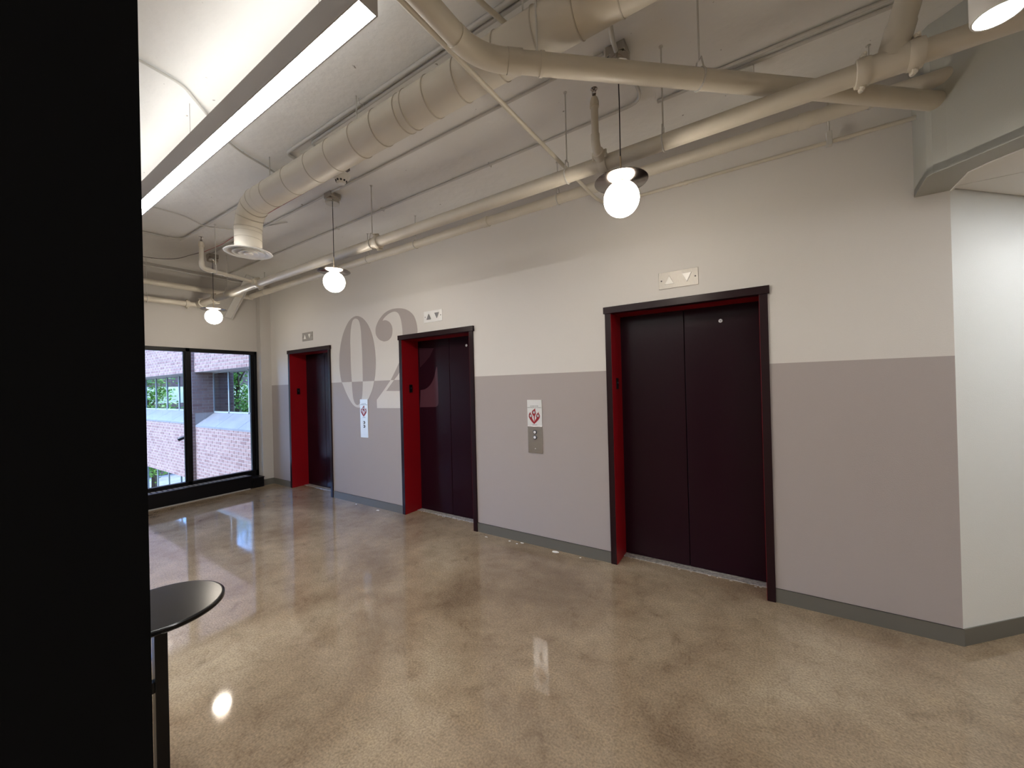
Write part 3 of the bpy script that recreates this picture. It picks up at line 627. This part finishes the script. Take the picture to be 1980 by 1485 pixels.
for d in (.145, .205): MB().box(*(lambda q: (q.x-.006, q.x+.006, q.y-.006, q.y+.006, q.z+.05, q.z+.062))(e1+de*d)).build('clamp_screw', M['pipe'], t)
band(.30, .008); q = e1+de*.30; MB().tube([(q.x, q.y-.04, q.z+.03), (q.x, q.y-.04, ZC)], .005, 8).build('hanger_rod', M['cond'], t)
q = e1+de*1.09; hanger(q.x, q.y, q.z, .0455, t, ax=de)
MB().lathe([(.047, 0), (.05, .0), (.05, .012), (.046, .02)], e2-de*.03, de, 32).build('end_cap', M['pipe'], t, smooth=True)

# thin line: crossing then along the wall
t = empty('thin_line_pipe', (-.8, -.1, 3.1), 'thin cream pipe crossing the ceiling then running along the wall', 'pipe')
MB().tube(path([(-1.135, -3.9, 3.06), (-1.10, -.35, 3.10), (-1.085, -.11, 3.13), (.83, -.11, 3.125)], .05), .0125, 14).build('pipe_run', M['pipe'], t, smooth=True)
for x in (-.50, -.46, -.82): MB().lathe([(.0125, -.012), (.017, -.012), (.017, .012), (.0125, .012)], (x, -.11, 3.128), (1, 0, 0), 16).build('sleeve', M['pipe'], t, smooth=True)
MB().tube([(.395, -.11, 3.14), (.395, -.11, ZC)], .006, 8).build('hanger_rod', M['cond'], t)
MB().box(.38, .41, -.13, -.09, 3.10, 3.19).build('hanger_clip', M['cond'], t, bevel=.003)
MB().tube([(.805, -.11, 3.10), (.805, -.11, 3.165)], .011, 10).build('end_tee', M['pipe'], t, smooth=True)

# ------------------------------------------------------------------ conduits, cables
def run(name, pts, r, m, label, cat, bend=.05, clips=(), par=None):
    o = MB().tube(path(pts, bend), r, 10).build(name, M[m], None, smooth=True, origin=pts[0]); tag(o, label, cat)
    for x, y, z in clips:
        c = MB().tube([(x, y-.022, z+.012), (x, y-.016, z-r-.004), (x, y+.016, z-r-.004), (x, y+.022, z+.012)], .0025, 6).build('strap_clip', M['cond'], o)
    return o
zc = 3.484
run('conduit', [(-3.14, -1.62, zc), (-3.12, -1.745, zc), (2.3, -1.745, zc)], .0125, 'cond', 'outer ceiling conduit of the close pair above the duct, bent behind it', 'conduit', .05, [(-2.16, -1.745, zc)])
run('conduit', [(-2.86, -1.62, zc), (-2.84, -1.700, zc), (-1.8, -1.710, zc), (2.3, -1.710, zc)], .011, 'cond', 'inner ceiling conduit of the close pair above the duct', 'conduit', .04)
run('conduit', [(-6.18, -1.19, zc), (-.72, -1.19, zc)], .0095, 'cond', 'straight conduit linking the pendant junction boxes', 'conduit', .05, [(-4.6, -1.19, zc)])
run('conduit', [(-7.3, -.68, zc), (-.63, -.68, zc), (-.625, -.95, zc), (-.645, -1.12, 3.47)], .010, 'cond', 'conduit between duct and main pipe, looping up to the junction box', 'conduit', .11, [(-3.3, -.68, zc), (-1.9, -.68, zc), (-4.1, -.68, zc)])
run('conduit', [(-.55, -.615, zc), (2.3, -.615, zc)], .0105, 'cond', 'conduit starting beside the loop and running over the hallway soffit', 'conduit', .05, [(-.33, -.615, zc)])
run('conduit', [(-.30, -.675, zc), (2.3, -.675, zc)], .0105, 'cond', 'slim conduit above the diagonal drain crossing', 'conduit', .05)
bk = MB().box(-.17, .0, -.66, -.60, 3.44, 3.447).box(-.17, -.165, -.66, -.60, 3.40, 3.447).box(-.005, .0, -.66, -.60, 3.38, 3.447).build('strut_bracket', M['cond'], None, origin=(-.08, -.63, 3.44))
tag(bk, 'small folded metal bracket under the conduits beside the drain', 'bracket')
run('conduit', [(-4.0, -1.575, zc), (-5.78, -1.59, zc), (-5.93, -1.60, zc), (-5.96, -1.9, zc), (-5.95, -3.0, zc)], .0125, 'cond', 'conduit leaving the duct elbow and turning toward the lounge', 'conduit', .14, [(-5.93, -1.72, zc)])
run('cable', [(-5.10, -3.0, zc), (-5.08, -2.1, zc), (-5.09, -1.8, zc), (-5.18, -1.60, 3.465), (-5.13, -1.48, 3.478), (-5.05, -1.30, zc), (-4.4, -1.1, zc)], .007, 'cond', 'flexible whip cable crossing the bent conduit', 'cable', .06)
run('cable', [(-2.88, -3.2, zc), (-2.895, -2.65, zc), (-2.92, -2.45, zc), (-3.10, -2.27, zc), (-3.33, -2.06, zc), (-3.39, -1.93, zc), (-3.45, -1.72, zc), (-3.5, -1.6, zc)], .008, 'cond', 'painted cable passing over the linear light to the duct', 'cable', .06)
run('cable', [(-1.10, -2.3, 3.40), (-1.075, -1.86, 3.42), (-1.03, -1.74, 3.40), (-.99, -1.66, 3.37)], .0125, 'pipe', 'short painted hose above the duct crossing the conduit pair', 'cable', .05)
run('red_cable', [(2.3, -1.36, 3.492), (-1.5, -1.345, 3.492), (-4.3, -1.32, 3.492), (-5.3, -1.26, 3.492), (-5.7, -1.25, 3.48), (-6.1, -1.30, 3.46)], .0035, 'wire', 'thin red fire alarm wire under the duct', 'cable', .1)
run('grey_cable', [(-6.1, -1.32, 3.45), (-6.45, -1.38, 3.455), (-6.7, -1.40, 3.46), (-6.95, -1.55, 3.47), (-7.0, -1.75, 3.475), (-7.02, -3.0, 3.48)], .004, 'gwire', 'sagging grey wire between the sprinkler and the window wall', 'cable', .15)
run('conduit', [(-7.29, -.3, 3.44), (-7.29, -5.2, 3.44)], .014, 'cond', 'conduit along the top of the window wall', 'conduit', .05, [])
run('flexible_conduit', [(-.60, -1.60, 3.47), (-.60, -1.45, 3.44), (-.625, -1.32, 3.42), (-.64, -1.215, 3.445)], .0125, 'cond', 'short flexible conduit entering the junction box by the wide elevator', 'conduit', .05)
# smoke detector
sx, sy, sz = -2.915, -1.405, 3.335
t = empty('smoke_detector', (sx, sy, sz), 'white smoke detector with dark vents below the duct', 'smoke detector')
MB().box(sx-.05, sx+.05, sy-.05, sy+.05, 3.44, ZC).build('back_box', M['bronze'], t)
MB().tube([(sx, sy, sz+.06), (sx, sy, 3.45)], .012, 10).build('mounting_stub', M['cond'], t)
MB().lathe([(.0, .068), (.070, .068), (.073, .055), (.050, .020), (.036, .0), (.027, -.012), (0, -.015)], (sx, sy, sz), (0, 0, 1), 32).build('head', M['plastic'], t, smooth=True)
b = MB()
for k in range(10):
    a = 2*PI*k/10; c = Vector((sx+.042*math.cos(a), sy+.042*math.sin(a), sz+.009)); b.lathe([(.009, -.003), (.009, .003)], c, (math.cos(a), math.sin(a), -.6), 6)
b.build('vent_slots', M['pblack'], t)['kind'] = 'stuff'
# diagonal brace by the window
t0, t1 = Vector((-6.93, -.42, 3.49)), Vector((-7.31, -.60, 2.83)); d = (t1-t0).normalized(); sd_ = Vector((0, 1, 0)); sd_ = (sd_-d*sd_.dot(d)).normalized(); n_ = d.cross(sd_)
b = MB(); wd = .052
vs = []
for p, k in ((t0, 0), (t1, 1)):
    for s1, s2 in ((-1, -1), (1, -1), (1, 1), (-1, 1)): vs.append(p+sd_*wd*s1+n_*.006*s2)
b.add(vs, [(0,1,2,3),(7,6,5,4),(0,4,5,1),(1,5,6,2),(2,6,7,3),(3,7,4,0)])
vs = []
for p in (t0, t1):
    for s1, s2 in ((.85, 0), (1, 0), (1, 6), (.85, 6)): vs.append(p+sd_*wd*s1+n_*.008*s2)
b.add(vs, [(0,1,2,3),(7,6,5,4),(0,4,5,1),(1,5,6,2),(2,6,7,3),(3,7,4,0)])
tag(b.build('diagonal_brace', M['cond'], None, origin=t1), 'sloping painted steel angle brace behind the pipes in the far corner', 'brace')
# speaker / alarm device on the soffit face
t = empty('alarm_device', (1.20, -.76, 2.93), 'small white vented alarm device on the hallway soffit', 'alarm')
u_ = Vector((1, -1, 0)).normalized(); nn = Vector((-1, -1, 0)).normalized(); c0 = Vector((1.262, -.818, 2.955))
def obox(c, hu, hz, dn0, dn1):
    vs = [c+u_*a*hu+Vector((0, 0, z_*hz))+nn*k for k in (dn0, dn1) for a, z_ in ((-1, -1), (1, -1), (1, 1), (-1, 1))]
    return MB().add(vs, [(3,2,1,0),(4,5,6,7),(0,1,5,4),(1,2,6,5),(2,3,7,6),(3,0,4,7)])
bd = obox(c0, .06, .045, 0, .03).build('housing', M['plastic'], t, bevel=.004)
for k in (-1, 0, 1): obox(c0+Vector((0, 0, .022*k)), .045, .006, .03, .032).build('vent_slot', M['pblack'], t)

# ------------------------------------------------------------------ side table
t = empty('side_table', (-2.115, -2.811, 0), 'small round black table on a slim post behind the column', 'table')
cx, cy = -2.115, -2.811; zt = .724; R_ = .219
MB().lathe([(0, -.022), (R_-.006, -.022), (R_, -.016), (R_, -.005), (R_-.004, -.0008), (R_-.008, 0), (R_-.012, 0), (R_-.016, 0), (.1, 0), (0, 0)], (cx, cy, zt), (0, 0, 1), 96).build('tabletop', M['tblack'], t, smooth=True)
MB().lathe([(.075, 0), (.075, .006)], (cx, cy, zt-.028), (0, 0, 1), 32).build('mounting_plate', M['black'], t)
MB().box(cx-.021, cx+.021, cy-.021, cy+.021, .012, zt-.026).build('post', M['black'], t, bevel=.003)
MB().box(cx-.016, cx+.016, cy-.18, cy-.02, .385, .43).build('brace_bar', M['black'], t, bevel=.003)
MB().lathe([(0, 0), (.034, 0), (.034, .004), (.03, .006), (0, .006)], (cx, cy, 0), (0, 0, 1), 64).build('floor_flange', M['black'], t)

# ------------------------------------------------------------------ debris
DEB = [((-4.292, -.075), .034, .02, 'elongated white paper scrap by the baseboard beside the middle elevator'), ((-1.70, -.05), .045, .03, 'largest white paper scrap on the floor below the flame notice panel'),
       ((-2.497, -.085), .022, .01, 'slender white scrap just past the middle elevator frame'), ((-2.221, -.05), .016, .012, 'small round white scrap, first of three close together'),
       ((-2.122, -.07), .016, .008, 'tiny flat white scrap in the middle of three close together'), ((-2.085, -.03), .024, .012, 'white scrap against the baseboard, last of three close together'),
       ((-1.444, -.045), .010, .008, 'tiny pale crumb near the wide elevator frame'), ((-4.791, -.05), .018, .010, 'small white scrap near the elevator by the window')]
for (x, y), a, c, l in DEB:
    n = 9; pts = [(x+math.cos(2*PI*i/n)*a*random.uniform(.6, 1), y+math.sin(2*PI*i/n)*c*random.uniform(.6, 1)) for i in range(n)]
    tag(MB().prism([(p[0]-x, p[1]-y) for p in pts], .0003, .0025).build('paper_scrap', M['paper'], None), l, 'scrap', 'paper scraps along the baseboard').location = (x, y, 0)

# ------------------------------------------------------------------ outside: brick building
bld = empty('brick_building', (-13, .6, -3.7), 'pink brick building with ribbon windows and sloping slate sills outside', 'building')
H, Lb, J = .072, .21, .013
def bricks_y(b, x0, x1, y, z0, z1, individual=None, mesh=None):
    """bricks on a plane facing -y; returns courses"""
    k0 = round(z0/H); k1 = round(z1/H)
    for k in range(k0, k1):
        off = (k % 2)*Lb/2; i = math.floor((x0-off)/Lb)
        while i*Lb+off < x1:
            a = max(x0, i*Lb+off)+J/2; c = min(x1, (i+1)*Lb+off)-J/2; i += 1
            if c-a < .03: continue
            z = k*H
            if individual is not None and len(individual) < 300:
                full = abs(c-a-(Lb-J)) < .001
                if full and mesh:
                    o = bpy.data.objects.new('brick', mesh); C.objects.link(o)
                else:
                    o = MB().box(-(c-a)/2, (c-a)/2, 0, .03, 0, H-J).build('brick', M['brick'])
                o.parent = bld; o.location = Vector((a+(c-a)/2, y+random.uniform(-.002, .002), z+J/2))-parent_loc(bld); individual.append(o)
            else: b.box(a, c, y+random.uniform(-.002, .002), y+.03, z+J/2, z+H-J/2)
def bricks_x(b, x, y0, y1, z0, z1, individual=None):
    for k in range(round(z0/H), round(z1/H)):
        off = (k % 2)*Lb/2; i = math.floor((y0-off)/Lb)
        while i*Lb+off < y1:
            a = max(y0, i*Lb+off)+J/2; c = min(y1, (i+1)*Lb+off)-J/2; i += 1
            if c-a < .02: continue
            z = k*H
            if individual is not None and len(individual) < 300:
                o = MB().box(-.03, 0, -(c-a)/2, (c-a)/2, 0, H-J).build('brick', M['brick']); o.parent = bld
                o.location = Vector((x, a+(c-a)/2, z+J/2))-parent_loc(bld); individual.append(o)
            else: b.box(x-.03, x, a, c, z+J/2, z+H-J/2)
me0 = MB().box(-(Lb-J)/2, (Lb-J)/2, 0, .03, 0, H-J).build('brick', M['brick']); mesh0 = me0.data; bpy.data.objects.remove(me0)
ZS, ZT = -.36, 2.088   # spandrel bottom, window head
Y1, Y2, XR = 0.0, .063, -10.905; YB = .43
walls = MB(); solid = MB(); ind = []
# right bay, lower spandrel and the shaded return as single bricks
bricks_x(walls, XR, Y1+.01, YB, 1.152, 2.088, ind)
bricks_y(walls, XR, -7.66, Y2, ZS, .864, ind, mesh0)
bricks_x(walls, XR, Y1, Y2, -3.6, 1.152); bricks_x(walls, XR, Y1, Y2, 2.088, 5.4)
bricks_y(walls, XR, -7.66, Y2, 2.088, 5.4)
# pier and left bay
bricks_y(walls, -11.18, XR, Y1, -3.6, 5.4)
bricks_y(walls, -19, -11.18, Y1, ZS, .936); bricks_y(walls, -19, -11.18, Y1, 2.088, 5.4)
walls.build('brickwork', M['brick'], bld)['kind'] = 'stuff'
m = .005
solid.box(XR-.0, -7.64, Y2+m, 3, 2.088, 5.4).box(XR, -7.64, Y2+m, .9, ZS, .80)
solid.box(-11.18, XR-m, Y1+m, 3, -3.7, 5.4)
solid.box(-30, -11.18, Y1+m, 3, 2.088, 5.4).box(-30, -11.18, Y1+m, .9, ZS, .87)
solid.box(-30, -7.64, .95, 3, -3.7, 5.4)
solid.build('wall_core', M['mortar'], bld)
def sill(x0, x1, yf, yb, zf, zb):
    n = max(1, round((x1-x0)/1.2)); 
    for i in range(n):
        a = x0+(x1-x0)*i/n+.004; c = x0+(x1-x0)*(i+1)/n-.004
        for j in range(2):
            ya, yc = yf+(yb-yf)*j/2+.003, yf+(yb-yf)*(j+1)/2-.003; za, zc_ = zf+(zb-zf)*j/2, zf+(zb-zf)*(j+1)/2
            MB().add([(a,ya,za),(c,ya,za),(c,yc,zc_),(a,yc,zc_),(a,ya,za-.04),(c,ya,za-.04),(c,yc,zc_-.04),(a,yc,zc_-.04)], [(0,1,2,3),(7,6,5,4),(0,4,5,1),(1,5,6,2),(2,6,7,3),(3,7,4,0)]).build('sill_slab', M['sill'], bld)
sill(XR, -7.64, Y2-.005, YB, .875, 1.142); sill(-19, -11.18, Y1-.005, .36, .935, 1.175)
def ribbon(x0, x1, y, z0, z1, step, first):
    fr = empty('window', ((x0+x1)/2, y, z0)); fr.parent = bld; fr.location = Vector(((x0+x1)/2, y, z0))-parent_loc(bld); WLOC[fr.name] = Vector(((x0+x1)/2, y, z0))
    b = MB().box(x0, x1, y-.015, y+.05, z0, z0+.035).box(x0, x1, y-.015, y+.05, z1-.05, z1)
    xs = [x0]; x = first
    while x < x1-.1: xs.append(x); x += step
    xs.append(x1)
    for x in xs: b.box(x-.02, x+.02, y-.015, y+.05, z0, z1)
    b.build('mullion_frame', M['mullion'], fr)
    for a, c in zip(xs[:-1], xs[1:]): 
        a_ = random.uniform(-.003, .003)
        MB().add([(a+.02, y+a_, z0+.03), (c-.02, y-a_, z0+.03), (c-.02, y-a_, z1-.04), (a+.02, y+a_, z1-.04)], [(0, 1, 2, 3)]).build('pane', M['oglass'], fr)
ribbon(XR, -7.66, YB, 1.14, 2.12, .98, -10.07); ribbon(-19, -11.18, .36, 1.17, 2.12, .92, -18.43)
ribbon(-19, -11.18, .36, -3.4, ZS+.03, .92, -18.43); ribbon(XR, -7.66, YB, -3.4, ZS+.03, .98, -10.07)
MB().box(-19, -11.2, Y1, .4, -3.7, -3.4).box(XR, -7.66, Y2, .5, -3.7, -3.4).build('plinth', M['mortar'], bld)
tag(MB().box(-60, -7.63, -40, .0, -3.9, -3.7).build('ground', M['ground']), 'pale courtyard paving', kind='structure')
# far wing, seen mirrored
t = empty('far_wing', (-33, -6, -3.7), 'distant brick wing mirrored in the ribbon windows', 'building')
MB().box(-36, -33, -22, .0, -3.7, 1.0).box(-36, -33, -22, 0, 2.1, 6).build('wall', M['brick'], t); MB().box(-36, -33.3, -22, 0, 1.0, 2.1).build('window_band', M['oglass'], t)
# security camera on the pier
t = empty('security_camera', (-11.0, -.02, .58), 'small dark security camera on the brick pier outside', 'camera')
MB().tube([(-10.98, -.001, .63), (-10.98, -.10, .62)], .02, 10).build('bracket', M['black'], t)
MB().tube([(-10.98, -.09, .63), (-11.02, -.16, .60), (-11.05, -.21, .575)], [.028, .042, .042], 12).build('housing', M['black'], t, smooth=True)

# trees
def tree(x, y, h, r, label, n, seed):
    rnd = random.Random(seed); t = empty('tree', (x, y, -3.7), label, 'tree')
    b = MB().tube([(x, y, -3.7), (x+.1, y, -2), (x, y+.1, h*.5-3.7), (x, y, h*.8-3.7)], [.16, .13, .09, .04], 10)
    for k in range(14):
        a = rnd.uniform(0, 6.28); z = -3.7+h*rnd.uniform(.3, .75); q = r*rnd.uniform(.5, .85)
        b.tube([(x, y, z), (x+q*.5*math.cos(a), y+q*.5*math.sin(a), z+.35), (x+q*math.cos(a), y+q*math.sin(a), z+.6)], [.05, .03, .012], 6)
    b.build('trunk', M['bark'], t)
    cl = [(rnd.gauss(0, .42)*r, rnd.gauss(0, .42)*r, rnd.uniform(.28, 1)*h-3.7) for _ in range(60)]
    b = MB()
    for i in range(n):
        c = rnd.choice(cl); p = Vector((x+c[0]+rnd.gauss(0, .22), y+c[1]+rnd.gauss(0, .22), c[2]+rnd.gauss(0, .16)))
        u = Vector((rnd.uniform(-1, 1), rnd.uniform(-1, 1), rnd.uniform(-.5, .5))).normalized(); v = u.cross(Vector((rnd.uniform(-1, 1), rnd.uniform(-1, 1), 1))).normalized(); s_ = rnd.uniform(.05, .10)
        b.add([p-u*s_, p+v*s_*.45, p+u*s_, p-v*s_*.45], [(0, 1, 2, 3)])
    b.build('foliage', M['leaf'], t)['kind'] = 'stuff'
tree(-19.5, -3.6, 8.5, 1.7, 'leafy green courtyard tree mirrored in the window beside the brick pier', 9000, 3)
tree(-23.5, -1.6, 6.3, .8, 'smaller courtyard tree mirrored in the dark ribbon window', 5000, 5)
for o in bpy.data.objects:
    if '_off' in o: del o['_off']
